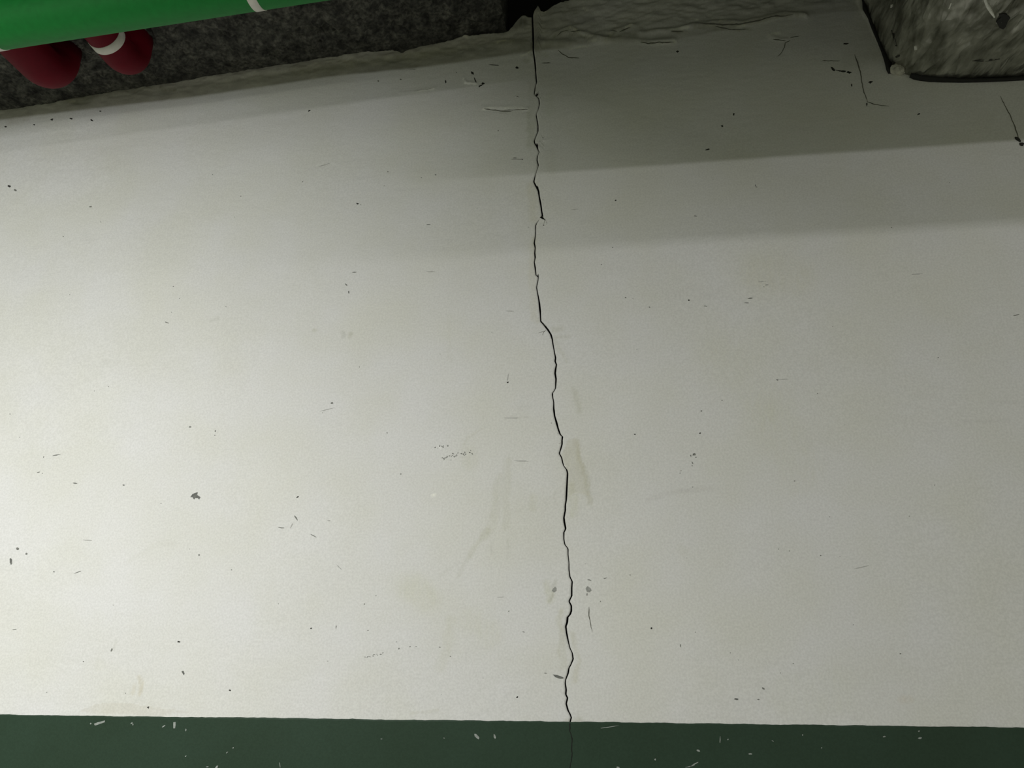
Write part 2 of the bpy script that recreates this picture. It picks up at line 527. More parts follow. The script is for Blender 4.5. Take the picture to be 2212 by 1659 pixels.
# pale plaster streaks, and light on wrinkle ridges painted in
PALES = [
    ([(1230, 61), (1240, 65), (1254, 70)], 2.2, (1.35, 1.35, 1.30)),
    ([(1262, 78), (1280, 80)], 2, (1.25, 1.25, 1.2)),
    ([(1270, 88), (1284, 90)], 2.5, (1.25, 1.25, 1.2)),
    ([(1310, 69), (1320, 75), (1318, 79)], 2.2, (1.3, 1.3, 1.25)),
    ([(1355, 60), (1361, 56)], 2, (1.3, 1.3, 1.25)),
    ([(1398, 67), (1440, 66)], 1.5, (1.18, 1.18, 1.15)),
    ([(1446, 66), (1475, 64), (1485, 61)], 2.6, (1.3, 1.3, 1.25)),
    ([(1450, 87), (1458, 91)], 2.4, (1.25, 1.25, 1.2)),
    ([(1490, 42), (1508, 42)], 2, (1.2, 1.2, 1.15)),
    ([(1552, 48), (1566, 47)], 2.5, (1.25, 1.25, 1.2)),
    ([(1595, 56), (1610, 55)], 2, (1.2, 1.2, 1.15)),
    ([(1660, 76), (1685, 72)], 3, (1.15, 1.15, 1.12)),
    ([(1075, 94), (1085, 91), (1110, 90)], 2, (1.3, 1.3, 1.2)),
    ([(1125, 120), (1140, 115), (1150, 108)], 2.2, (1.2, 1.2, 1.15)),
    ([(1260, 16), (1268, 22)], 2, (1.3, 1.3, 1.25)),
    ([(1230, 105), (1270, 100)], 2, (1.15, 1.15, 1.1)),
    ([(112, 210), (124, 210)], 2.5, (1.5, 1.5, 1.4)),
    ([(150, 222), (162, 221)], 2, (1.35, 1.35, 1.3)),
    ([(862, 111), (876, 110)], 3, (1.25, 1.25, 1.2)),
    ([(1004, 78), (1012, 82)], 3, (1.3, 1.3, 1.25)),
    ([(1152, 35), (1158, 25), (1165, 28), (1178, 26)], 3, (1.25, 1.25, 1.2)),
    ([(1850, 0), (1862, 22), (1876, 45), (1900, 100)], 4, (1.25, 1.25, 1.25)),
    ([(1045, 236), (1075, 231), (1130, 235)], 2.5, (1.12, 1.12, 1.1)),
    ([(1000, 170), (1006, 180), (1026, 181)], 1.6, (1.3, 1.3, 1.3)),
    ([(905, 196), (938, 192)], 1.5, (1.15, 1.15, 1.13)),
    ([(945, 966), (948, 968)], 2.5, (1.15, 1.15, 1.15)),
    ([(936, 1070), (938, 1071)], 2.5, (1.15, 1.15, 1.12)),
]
# relief strokes: points, half width px, height m (towards the room positive)
RIDGES = [
    ([(1195, 78), (1215, 67), (1232, 62), (1255, 68), (1285, 80), (1310, 84), (1330, 68), (1362, 56)], 6, 0.006),
    ([(1160, 92), (1230, 92), (1290, 88), (1340, 84), (1400, 90), (1456, 88)], 7, 0.006),
    ([(1385, 70), (1446, 66), (1490, 58), (1545, 50), (1600, 50), (1640, 42), (1700, 31), (1740, 33)], 7, 0.007),
    ([(1660, 76), (1690, 86), (1700, 84)], 5, 0.003),
    ([(0, 238), (240, 200), (600, 150), (900, 110), (1140, 92)], 9, 0.003),
    ([(1045, 234), (1090, 232), (1140, 234)], 4, 0.0025),
    ([(1045, 239), (1085, 241), (1140, 240)], 3, -0.0015),
    ([(1000, 166), (1006, 178), (1028, 180)], 3, 0.002),
    ([(860, 200), (905, 196), (940, 191)], 3, 0.002),
    ([(686, 360), (715, 354)], 3, -0.0012),
    ([(1140, 180), (1139, 290), (1142, 330)], 3, 0.0012),
    ([(1160, 305), (1200, 298)], 3, 0.0015),
    ([(1150, 130), (1140, 120), (1152, 108)], 5, 0.003),
    ([(610, 1139), (640, 1125), (634, 1112)], 4, 0.0012),
    ([(350, 690), (365, 692)], 5, 0.001),
    ([(1000, 1380), (1003, 1420)], 3, 0.001),
]


def shadow_line(U):
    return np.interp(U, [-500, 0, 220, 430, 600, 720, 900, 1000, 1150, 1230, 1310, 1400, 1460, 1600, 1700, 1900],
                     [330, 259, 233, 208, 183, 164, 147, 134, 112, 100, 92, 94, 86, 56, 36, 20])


def fields(X, Z):
    U, V = proj(np.stack([X, np.zeros_like(X), Z], -1))
    pc = np.ones(X.shape + (3,))
    jit = 3.0 * vnoise(X, Z, 45, 5) + 1.5 * vnoise(X, Z, 120, 6)
    Uj, Vj = U + jit, V + 2.0 * vnoise(X, Z, 45, 8)
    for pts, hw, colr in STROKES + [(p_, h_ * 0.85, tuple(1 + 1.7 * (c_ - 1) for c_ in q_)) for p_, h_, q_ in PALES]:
        ix = bbox(Uj, Vj, pts, hw * 2.2 + 4)
        d = seg_dist(Uj[ix], Vj[ix], pts)
        k = np.clip(1.35 - d / hw * 0.75, 0, 1)
        k = k * k * (3 - 2 * k)
        k = k * (0.75 + 0.35 * vnoise(X[ix] * 3.0, Z[ix] * 0.7, 60, 9))
        pc[ix] *= 1 + k[:, None] * (np.array(colr) - 1)
    for pts, colr in POLYS:
        ix = bbox(Uj, Vj, pts, 10)
        k = in_poly(Uj[ix], Vj[ix], pts).astype(float)
        k = k * (0.85 + 0.25 * vnoise(X[ix] * 3.0, Z[ix] * 0.7, 50, 10))
        pc[ix] *= 1 + k[:, None] * (np.array(colr) - 1)
    # cast shadow along the slab, painted in as a grey-brown band
    lo = shadow_line(U)
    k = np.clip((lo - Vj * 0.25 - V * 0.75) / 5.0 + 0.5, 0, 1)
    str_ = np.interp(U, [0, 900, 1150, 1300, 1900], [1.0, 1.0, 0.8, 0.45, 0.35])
    shadow_tint = np.array([0.43, 0.425, 0.36]) * (1 + 0.14 * fbm(X, Z * 2, 22, 3, 31))[..., None]
    pc = pc * (1 + (k * str_)[..., None] * (shadow_tint - 1))
    k2 = np.clip((lo + 17 - Vj * 0.25 - V * 0.75) / 5.0 + 0.5, 0, 1) * np.interp(U, [0, 200, 700, 900], [0.2, 1, 1, 0])  # second, fainter shadow edge painted below the band
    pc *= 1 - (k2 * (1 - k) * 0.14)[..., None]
    # gentle colour drift of old emulsion
    pc *= (1 + 0.012 * fbm(X, Z, 2.6, 3, 51))[..., None]
    pc[..., 2] *= 1 - 0.02 * np.clip(fbm(X, Z, 3.1, 3, 61), 0, 1)
    return pc, -relief(X, Z)


def relief(X, Z):
    U, V = proj(np.stack([X, np.zeros_like(X), Z], -1))
    jit = 3.0 * vnoise(X, Z, 45, 5) + 1.5 * vnoise(X, Z, 120, 6)
    Uj, Vj = U + jit, V + 2.0 * vnoise(X, Z, 45, 8)
    dy = 0.0016 * fbm(X, Z, 2.2, 3, 71) + 0.00035 * fbm(X, Z * 2.5, 28, 2, 81)
    for pts, hw, h in RIDGES:
        ix = bbox(Uj, Vj, pts, hw * 3)
        d = seg_dist(Uj[ix], Vj[ix], pts)
        dy[ix] += 1.1 * h * np.exp(-(d / (0.8 * hw)) ** 2) * (0.75 + 0.5 * vnoise(X[ix], Z[ix], 30, 12))
    up = np.clip((shadow_line(U) - V) / 30.0, 0, 1)
    dy += up * 0.003 * fbm(X, Z * 2, 26, 3, 91)
    return dy


VV, FF, CC = [], [], []
off = 0
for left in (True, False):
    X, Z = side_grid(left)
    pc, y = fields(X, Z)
    nr, nc = X.shape
    # extra top row turned back into the wall so that the plaster edge has thickness
    X = np.vstack([X, X[-1:]])
    Z = np.vstack([Z, Z[-1:] + 0.002])
    y = np.vstack([y, np.full((1, nc), 0.05)])
    pc = np.concatenate([pc, pc[-1:] * 0.7], 0)
    # crack side turned back as well
    j = -1 if left else 0
    back = (np.stack([X[:, j], np.full(nr + 1, 0.012), Z[:, j]], -1))
    VV.append(np.stack([X, y, Z], -1).reshape(-1, 3))
    FF.append(grid_faces(nr + 1, nc, off))
    CC.append(pc.reshape(-1, 3))
    e = off + np.arange(nr + 1) * nc + (nc - 1 if left else 0)
    off += (nr + 1) * nc
    bk = off + np.arange(nr + 1)
    VV.append(back)
    CC.append(np.tile(np.array([[0.35, 0.35, 0.32]]), (nr + 1, 1)))
    q = np.stack([e[:-1], bk[:-1], bk[1:], e[1:]], -1)
    FF.append(q if left else q[:, ::-1])
    off += nr + 1
VV, CC, FF = np.vstack(VV), np.vstack(CC), np.vstack(FF)
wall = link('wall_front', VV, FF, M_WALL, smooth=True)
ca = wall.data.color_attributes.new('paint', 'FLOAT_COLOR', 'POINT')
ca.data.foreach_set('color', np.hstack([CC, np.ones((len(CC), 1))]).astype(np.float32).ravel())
tag(wall, 'white painted plaster wall split by a long vertical crack', kind='structure')

# masonry behind the plaster skin
v, f = box(XL, XR, 0.055, 0.30, 0.0, 3.40)
link('wall_core', v, f, M_FLOOR, wall)

v, f = box(at(1092, 40)[0] + 0.002, at(1092, 40)[0] + 0.198, 0.06, 0.30, 3.40, 4.1)
link('joint_back', v, f, M_DARK, wall)  # darkness of the open joint painted as a near-black block

# the crack itself: a dirty V-shaped recess
zs = np.arange(ZD - 0.004, _cz[-1] - 0.002, 0.0035)
cx_, cw_ = crack_x(zs), crack_w(zs)
V3 = np.concatenate([np.stack([cx_ - cw_ / 2 - 0.0004, np.full_like(zs, 0.0035), zs], -1),
                     np.stack([cx_, np.full_like(zs, 0.022), zs], -1),
                     np.stack([cx_ + cw_ / 2 + 0.0004, np.full_like(zs, 0.0035), zs], -1)])
n = len(zs)
i = np.arange(n - 1)
fc = np.concatenate([np.stack([i, i + n, i + n + 1, i + 1], -1), np.stack([i + n, i + 2 * n, i + 2 * n + 1, i + n + 1], -1)])
crack = link('crack', V3, fc, M_DARK, wall)
crack['label'] = 'long black jagged crack running down the wall'

# ------------------------------------------------------------------ green dado
xs = np.arange(XL, XR + 0.001, 0.01)
edge = ZD + 0.0008 * vnoise(xs, xs * 0, 30, 41) + 0.0006 * vnoise(xs, xs * 0, 110, 42)
nx = len(xs)
rows = [np.stack([xs, np.full(nx, 0.01), edge], -1), np.stack([xs, np.full(nx, -0.0022), edge - 0.0004], -1),
        np.stack([xs, np.full(nx, -0.0035), edge - 0.004], -1), np.stack([xs, np.full(nx, -0.0035), np.full(nx, 0.9)], -1),
        np.stack([xs, np.full(nx, -0.0035), np.full(nx, 0.0)], -1)]
dado = link('dado_band', np.vstack(rows), grid_faces(5, nx, flip=True), M_DADO, wall)
dado['label'] = 'dark green painted band along the foot of the wall'


# ------------------------------------------------------------------ flat marks with a little thickness on the wall
def on_wall(x, y, d=0.0):
    p = at(x, y)
    return (p[0], -d, p[2])


def mark(name, v, f, m_):
    V = np.array(v, float)
    onw = V[:, 2] > ZD
    V[:, 1] += np.where(onw, -relief(V[:, 0], V[:, 2]), -0.0035)
    return link(name, V, f, m_, wall)


def blob(cx, cy, rx, ry, ang, n=11, rough=0.25, seed=0, d=0.0008, back=0.003):
    r = random.Random(seed * 31 + int(cx * 7 + cy * 3))
    ca_, sa = math.cos(ang), math.sin(ang)
    front, rear = [], []
    for k in range(n):
        a = 2 * math.pi * k / n
        q = 1 + r.uniform(-rough, rough)
        lx, ly = rx * q * math.cos(a), ry * q * math.sin(a)
        px, py = cx + lx * ca_ - ly * sa, cy + lx * sa + ly * ca_
        front.append(on_wall(px, py, d))
        rear.append(on_wall(px, py, d - back))
    c = on_wall(cx, cy, d)
    V = front + rear + [c]
    Fc = [(k, 2 * n, (k + 1) % n) for k in range(n)] + [(k, (k + 1) % n, n + (k + 1) % n, n + k) for k in range(n)]
    return V, Fc


def poly_flake(pts, d=0.0008, back=0.003):
    n = len(pts)
    c = np.mean(np.array(pts), 0)
    V = [on_wall(x, y, d) for x, y in pts] + [on_wall(x, y, d - back) for x, y in pts] + [on_wall(c[0], c[1], d)]
    Fc = [(k, 2 * n, (k + 1) % n) for k in range(n)] + [(k, (k + 1) % n, n + (k + 1) % n, n + k) for k in range(n)]
    return V, Fc


def ribbon(pts, w0, w1=None, d=0.0008, taper=True, wob=0.5, seed=1, step=5.0):
    """thin raised strip along a line on the wall"""
    r = random.Random(seed + int(pts[0][0]))
    P = [np.array(pts[0], float)]
    for a, b2 in zip(pts[:-1], pts[1:]):
        a, b2 = np.array(a, float), np.array(b2, float)
        k = max(1, int(np.hypot(*(b2 - a)) / step))
        for q in range(1, k + 1):
            P.append(a + (b2 - a) * q / k + np.array([r.uniform(-wob, wob), r.uniform(-wob, wob)]))
    w1 = w0 if w1 is None else w1
    V, Fc = [], []
    m_ = len(P)
    for k, p in enumerate(P):
        t = P[min(k + 1, m_ - 1)] - P[max(k - 1, 0)]
        t = t / (np.hypot(*t) + 1e-9)
        nn = np.array([-t[1], t[0]])
        s = k / (m_ - 1)
        ww = (w0 + (w1 - w0) * s) / 2 * r.uniform(0.7, 1.25)
        if taper:
            ww *= max(0.15, min(1, 6 * s + 0.2, 6 * (1 - s) + 0.2))
        for sgn in (-1, 1):
            q = p + nn * sgn * ww
            V.append(on_wall(q[0], q[1], d))
        if k:
            a0 = 2 * (k - 1)
            Fc.append((a0, a0 + 2, a0 + 3, a0 + 1))
    # back edge so the strip is not a sheet
    nV = len(V)
    V += [(x, y + 0.003, z) for x, y, z in V]
    for k in range(m_ - 1):
        a0 = 2 * k
        Fc.append((a0, a0 + nV, a0 + 2 + nV, a0 + 2))
        Fc.append((a0 + 1, a0 + 3, a0 + 3 + nV, a0 + 1 + nV))
    return V, Fc


def merge(items):
    V, Fc = [], []
    for v_, f_ in items:
        o_ = len(V)
        V += list(v_)
        Fc += [tuple(k + o_ for k in q) for q in f_]
    return V, Fc


# chips of missing paint big enough to pick out one by one
CHIPS = [
    (poly_flake([(411, 1074), (416, 1067), (424, 1064), (427, 1063), (426, 1069), (430, 1072), (433, 1074), (430, 1079), (427, 1076), (421, 1076), (419, 1079), (416, 1074)]), M_CHIP, 'dark grey chip in the white paint'),
    (poly_flake([(1194, 1457), (1203, 1458), (1212, 1461), (1217, 1463), (1217, 1466), (1209, 1466), (1200, 1463)]), M_CHIP, 'slender grey chip beside the crack'),
    (poly_flake([(1497, 980), (1501, 979), (1503, 982), (1502, 984), (1496, 984)]), M_SPECK, 'small dark chip in the white paint'),
    (poly_flake([(1265, 1271), (1269, 1266), (1275, 1270), (1278, 1275), (1274, 1279), (1268, 1279)]), M_SCUFF, 'plugged screw hole right of the crack'),
    (poly_flake([(1194, 1272), (1199, 1267), (1202, 1270), (1202, 1276), (1196, 1280), (1192, 1276)]), M_SCUFF, 'plugged screw hole left of the crack'),
    (blob(23, 1213, 2.5, 6.5, -0.1), M_CHIP, None),
    (blob(396, 1453, 2.4, 5, -0.5), M_CHIP, None),
    (blob(1590, 1510, 5, 2.4, 0.1), M_CHIP, None),
]
for (v, f), mm, lab in CHIPS:
    o = mark('paint_chip', v, f, mm)
    if lab:
        o['label'] = lab
for (v, f), lab in [
    (poly_flake([(205, 1563), (213, 1560), (221, 1558), (229, 1556), (228, 1560), (219, 1563), (211, 1566), (207, 1567)]), None),
    (poly_flake([(376, 1560), (381, 1559), (381, 1566), (380, 1573), (376, 1573)]), None),
    (poly_flake([(1025, 1585), (1029, 1585), (1032, 1588), (1036, 1592), (1035, 1597), (1030, 1594), (1026, 1590)]), None),
    (poly_flake([(1067, 1585), (1070, 1587), (1072, 1593), (1070, 1596), (1067, 1592)]), None),
    (poly_flake([(469, 1654), (473, 1653), (471, 1659), (467, 1662), (466, 1659)]), None),
    (blob(1508, 1621, 4, 1.8, 0.3), None),
    (blob(1620, 1628, 4, 1.8, 0.1), None)]:
    o = mark('pale_chip', v, f, M_PALEG)
    o['label'] = 'pale chip in the green band'

# hairline cracks
HAIR = [
    ([(1846, 118), (1852, 135), (1858, 155), (1862, 178), (1866, 200), (1873, 216), (1874, 222)], 2.4, 1.6),
    ([(1874, 220), (1890, 226), (1921, 230)], 1.6, 0.8),
    ([(2160, 208), (2172, 232), (2184, 255), (2192, 275), (2200, 300)], 1.2, 2.2),
    ([(1707, 88), (1696, 93), (1694, 102), (1690, 112), (1680, 122)], 1.6, 1.0),
    ([(1707, 82), (1727, 78)], 1.4, 0.9),
    ([(1205, 108), (1215, 117), (1228, 124), (1252, 126)], 1.4, 2.0),
    ([(1170, 137), (1190, 136)], 2.0, 1.4),
    ([(1272, 1311), (1272, 1330), (1275, 1345), (1279, 1365)], 2.0, 0.8),
    ([(1045, 235), (1085, 240), (1105, 241)], 1.2, 2.0),
    ([(1090, 238), (1140, 237)], 1.4, 1.0),
    ([(1775, 132), (1815, 132)], 1.2, 0.8),
    ([(1500, 53), (1560, 55), (1600, 54), (1640, 46), (1670, 38), (1712, 34)], 2.2, 1.6),
    ([(1545, 58), (1580, 64), (1618, 63)], 1.6, 1.2),
    ([(1383, 92), (1400, 95), (1430, 94), (1456, 93)], 2.0, 1.4),
    ([(1232, 69), (1253, 69)], 1.8, 1.4),
    ([(1203, 79), (1212, 72), (1228, 67)], 1.4, 1.0),
    ([(1338, 70), (1350, 64), (1362, 61)], 2.0, 1.2),
    ([(1318, 68), (1333, 70)], 1.6, 1.2),
    ([(1670, 86), (1698, 89)], 1.6, 1.0),
    ([(1450, 70), (1476, 70)], 1.8, 1.2),
    ([(1172, 700), (1179, 704)], 0.9, 0.8),
    ([(1180, 712), (1174, 718), (1172, 724)], 1.0, 0.7),
    ([(1176, 715), (1163, 719)], 0.8, 0.6),
    ([(1204, 936), (1211, 938)], 0.9, 0.8),
    ([(1207, 958), (1214, 956)], 1.2, 0.9),
    ([(1104, 337 + 7), (1130, 344)], 0.8, 1.0),
]
for pts, w0, w1 in HAIR:
    v, f = ribbon(pts, w0, w1)
    mark('hairline_crack', v, f, M_HAIR)
v, f = ribbon([(1231, 1562), (1231, 1578), (1236, 1594), (1235, 1612), (1236, 1632), (1233, 1648), (1230, 1672)], 2.0, 1.2, taper=False)
o = mark('hairline_crack', v, f, M_DARK)
o['label'] = 'thin end of the crack in the green band'

# specks and scratches: (x, y, half length, half width, angle)
SP_D = [(772, 440, 3, 2, 0), (668, 240, 3.4, 1.6, -0.4), (1117, 147, 4, 3, 0.2), (963, 177, 1.6, 4, 0), (1020, 158, 3, 5, -0.5), (1026, 172, 1.6, 7, -0.35),
        (1043, 181, 4, 3, 0.2), (1037, 186, 5, 1.5, -0.5), (1463, 112, 3.5, 2.5, 0), (1560, 272, 2.5, 2, 0), (1585, 247, 2, 3, 0), (1528, 323, 5, 2, -0.4),
        (1826, 95, 7, 2.6, -0.15), (1800, 150, 6, 3, 0.5), (1812, 153, 8, 1.6, 0.2), (1822, 155, 6, 2.4, 0.1), (1834, 157, 5, 3, 0.1), (1881, 178, 6, 3.2, -0.3),
        (1872, 226, 1.6, 4.5, 0), (1840, 184, 1.2, 4, 0), (1984, 247, 4, 2, -0.2), (1330, 433, 2.4, 1.4, -0.4), (1488, 649, 2.2, 1.6, 0), (1371, 938, 2.6, 1.2, 0),
        (1512, 936, 1.8, 1.6, 0), (1407, 1357, 2, 2.6, 0.6), (643, 1073, 4, 1.6, -0.4), (1097, 826, 2, 2, 0), (21, 403, 3, 2.2, 0.2), (496, 1491, 2.2, 2.2, 0),
        (321, 1528, 2.2, 3.2, 0.4), (1117, 1506, 2.2, 2.8, 0), (386, 1386, 3, 2, 0.1), (672, 1357, 2.2, 1.6, -0.6), (2198, 301, 8, 4, 0.6), (2207, 312, 7, 5, 0.4),
        (13, 274, 2.4, 1.8, 0), (113, 259, 3, 2.2, -0.5), (154, 257, 4, 1.6, 0), (198, 260, 4, 2, 0.6), (75, 270, 2, 1.5, 0), (217, 241, 2.4, 1.6, 0)]
SP_G = [(196, 447, 3.4, 1.4, -0.1), (34, 412, 3.5, 2.5, 0.6), (361, 697, 5, 1.4, 0.3), (410, 922, 2.6, 1.8, 0), (465, 931, 1.2, 3, 0.2), (464, 940, 1, 1.5, 0),
        (121, 983, 11, 1.3, -0.2), (94, 987, 1.2, 2.2, 0.4), (83, 1020, 4, 1.1, -0.3), (162, 1044, 5, 1.6, 0.05), (267, 1048, 3, 1.6, 0), (765, 588, 5, 1.5, -0.15),
        (748, 615, 1.4, 4, -0.7), (753, 631, 1.4, 4, -0.2), (717, 871, 2.6, 2.4, 0), (705, 885, 14, 0.9, -0.25), (836, 935, 1.4, 1.4, 0), (190, 1167, 14, 1.2, 0.06),
        (38, 1185, 3, 3.5, 0.4), (57, 1196, 3, 2.5, 0), (168, 1236, 9, 1.3, -0.35), (116, 1235, 1.8, 1.5, 0), (430, 1199, 2.2, 2, 0), (500, 1231, 1.2, 1.2, 0),
        (31, 1360, 4.5, 1.2, -0.15), (181, 1429, 1.5, 1.5, 0), (242, 1404, 1.8, 5, 0.35), (639, 1118, 1.6, 8, -0.5), (630, 1135, 1.2, 7, 0.5), (608, 1140, 8, 1.5, 0.1),
        (677, 1157, 7, 1.3, 0.5), (732, 1225, 7, 1.0, 0.8), (711, 1125, 4.5, 0.8, 0.05), (866, 1024, 1.5, 1.5, 0), (1080, 1290, 9, 0.7, -0.05), (812, 1287, 1.4, 1.4, 0),
        (787, 1305, 1.5, 1.5, 0), (726, 1354, 0.9, 5, 0.1), (862, 1401, 1.4, 2.2, 0.5), (886, 1397, 1.3, 1.8, 0.5), (899, 1397, 1.6, 1.2, 0), (950, 1398, 2.2, 1.3, 0),
        (973, 1418, 1.5, 1.4, 0), (1099, 1320, 1.2, 2, 0.3), (1131, 1365, 3, 1, 0.2), (1178, 1454, 3.2, 1.2, 0.2), (1307, 1249, 4, 1, -0.2), (1297, 1299, 1, 2, 0),
        (1274, 1253, 4.5, 1.6, 0.3), (1268, 1284, 1.2, 3.5, 0.1), (1361, 1242, 1.4, 1.4, 0), (1496, 1052, 1.6, 1.2, 0), (1692, 820, 12, 1, -0.05), (1679, 821, 2.5, 1.2, 0.3),
        (1620, 645, 5, 1.7, -0.15), (1613, 655, 5, 1, 0), (1645, 609, 9, 1, -0.08), (1656, 616, 5, 0.9, 0), (1524, 662, 5, 1.2, 0.2), (1515, 888, 1.5, 2.2, 0.2),
        (1492, 985, 1.2, 2.6, 0), (1503, 988, 1.8, 1.2, 0), (1496, 1000, 1.2, 4, -0.5), (1495, 1006, 1, 1.6, 0), (1471, 1017, 1.5, 0.8, -0.7), (1469, 1022, 1.2, 1.2, 0),
        (1716, 1039, 2, 1.6, 0), (1682, 1186, 1.2, 1.2, 0), (1705, 1190, 1.2, 1.2, 0), (1773, 1200, 1.8, 1.4, 0), (1638, 1511, 3, 1.8, 0.1), (1648, 1487, 4, 2.5, 0.5),
        (1470, 1395, 1.2, 4, 0), (2195, 681, 8, 1.3, -0.25), (1980, 592, 10, 1, -0.1), (1862, 1225, 16, 1, -0.25), (1945, 1412, 2, 1.6, 0), (1713, 1433, 1.4, 1.4, 0),
        (1323, 535, 1.4, 1.4, 0), (1299, 572, 1.2, 1.2, 0), (1351, 643, 2, 1.2, 0.2), (1403, 664, 2.2, 1.4, 0.4), (1240, 453, 8, 0.9, -0.1), (1502, 467, 4, 1, 0.1),
        (1632, 401, 1, 3.5, 0), (1634, 404, 2.5, 1, 0.3), (700, 357, 10, 1, -0.3), (654, 393, 1.5, 1.3, 0), (838, 371, 1.5, 1.4, 0), (941, 378, 1.6, 1.3, 0),
        (925, 485, 5, 1, -0.05), (1076, 282, 1.4, 1.8, 0), (1112, 341, 4, 1, 0), (1128, 344, 2, 1.6, 0), (888, 150, 10, 1.2, 0.08), (1065, 141, 12, 1.4, 0.1),
        (817, 175, 2, 1.6, -0.4), (866, 172, 2, 1.4, 0), (986, 157, 1.5, 1.4, 0), (920, 194, 17, 0.8, -0.15), (1101, 672, 8, 0.9, 0.02), (932, 587, 10, 1.1, -0.02),
        (1126, 996, 17, 1.2, 0.02), (1105, 903, 14, 0.9, 0), (1097, 815, 0.9, 9, 0.1), (830, 397 + 5, 1.2, 1, 0)]
items = [blob(x, y, a * 0.9, b_ * 0.8, ang, n=9, rough=0.45, seed=k) for k, (x, y, a, b_, ang) in enumerate(SP_D)]
# crumbly dark fragments along the scrape left of the crack
sc_r = random.Random(5)
frag = []
for k in range(46):
    t = sc_r.random()
    x = 952 + 70 * t + sc_r.gauss(0, 2)
    y = 990 - 14 * t + sc_r.gauss(0, 3)
    if k % 4 == 0:
        x, y = 940 + 28 * t, 967 - 4 * t + sc_r.gauss(0, 1.6)
    frag.append(blob(x, y, sc_r.uniform(0.6, 2.0), sc_r.uniform(0.5, 1.3), sc_r.uniform(-1, 1), n=6, seed=k + 400))
for k in range(16):
    t = sc_r.random()
    frag.append(blob(788 + 40 * t, 1419 - 7 * t + sc_r.gauss(0, 1.2), sc_r.uniform(0.5, 1.6), sc_r.uniform(0.4, 0.9), sc_r.uniform(-1, 1), n=6, seed=k + 500))
for k in range(60):
    frag.append(blob(sc_r.uniform(20, 2190), sc_r.uniform(330, 1530), sc_r.uniform(0.6, 1.3), sc_r.uniform(0.5, 1.0), sc_r.uniform(-1, 1), n=6, seed=k + 600))
v, f = merge(items)
o = mark('speck', v, f, M_SPECKD)
o['kind'] = 'stuff'
faint = [q for q in SP_G if min(q[2], q[3]) <= 1.2 and max(q[2], q[3]) >= 7]
v, f = merge([blob(x, y, a, b_ * 0.8, ang, n=12, rough=0.4, seed=k + 300) for k, (x, y, a, b_, ang) in enumerate(faint)])
o = mark('scratch', v, f, M_FAINT)
o['kind'] = 'stuff'
SP_G = [q for q in SP_G if q not in faint]
v, f = merge([blob(x, y, a * 0.9, b_ * 0.75, ang, n=8, rough=0.35, seed=k + 100) for k, (x, y, a, b_, ang) in enumerate(SP_G)] + frag)
o = mark('scuff', v, f, M_SPECK)
o['kind'] = 'stuff'
SP_W = [(198, 1563, 1.5, 2, 0), (286, 1562, 3, 1.4, -0.6), (289, 1565, 1.2, 2, 0), (356, 1568, 5, 1.2, -0.6), (403, 1576, 1.2, 3, 0), (1415, 1640, 2.2, 2.2, 0.3),
        (505, 1615, 1.2, 1.6, 0.5), (492, 1625, 2.5, 1, -0.7), (403, 1633, 2, 1, -0.6), (606, 1652, 0.8, 6, -0.1), (450, 1656, 3, 1, 0), (1555, 1598, 0.8, 8, 0),
        (1572, 1597, 1.4, 1.6, 0), (1668, 1600, 2.5, 0.9, 0.4), (1733, 1587, 1.2, 2, 0), (1774, 1615, 1.2, 1.2, 0), (1909, 1591, 3, 1.5, -0.3), (1984, 1579, 2, 1.6, 0),
        (1986, 1594, 4, 2.6, -0.3), (1500, 1650, 10, 1, -0.5), (1490, 1655, 10, 0.9, -0.2), (1335, 1657, 4, 1.5, 0.2), (1316, 1570, 18, 0.7, -0.15), (825, 1596, 2, 1, 0), (960, 1594, 1.5, 1, 0)]
v, f = merge([blob(x, y, a, b_, ang, n=7, rough=0.3, seed=k + 200) for k, (x, y, a, b_, ang) in enumerate(SP_W)])
o = mark('pale_speck', v, f, M_PALEG)
o['kind'] = 'stuff'

# ------------------------------------------------------------------ rough concrete slab overhead
XJ = at(1092, 40)[0]            # left lip of the open joint
GX0, GX1 = -3.6, XJ


def soffit(x0, x1, xs_n, ys, seed):
    xs_ = np.linspace(x0, x1, xs_n)
    X, Y = np.meshgrid(xs_, ys)
    fine = np.clip((Y + 1.3) / 0.2, 0, 1)
    Zs = ceil_z(X) + 0.012 * fbm(X, Y, 9, 3, seed) * fine * np.clip(-Y / 0.07, 0.22, 1) + 0.007 * fbm(X * 1.6, Y, 42, 3, seed + 5) * fine * np.clip(-Y / 0.07, 0.22, 1)
    Zs = Zs + 0.012 + 0.02 * np.clip((X - (x1 - 0.08)) / 0.08, 0, 1) * (np.abs(vnoise(X, Y, 25, seed + 9)))
    return X, Y, Zs


ys = np.concatenate([np.linspace(0.25, -1.3, 210), np.linspace(-1.45, -7.0, 12)])
X, Y, Zs = soffit(GX0, GX1, 440, ys, 131)
nr, nc = X.shape
V1 = np.stack([X, Y, Zs], -1).reshape(-1, 3)
F1 = [tuple(q) for q in grid_faces(nr, nc).tolist()]
base = len(V1)
# joint side of the slab: turned up
e = np.arange(nr) * nc + nc - 1
V1 = np.vstack([V1, V1[e] + np.array([0, 0, 0.45])])
F1 += [(int(e[k]), int(e[k + 1]), base + k + 1, base + k) for k in range(nr - 1)]
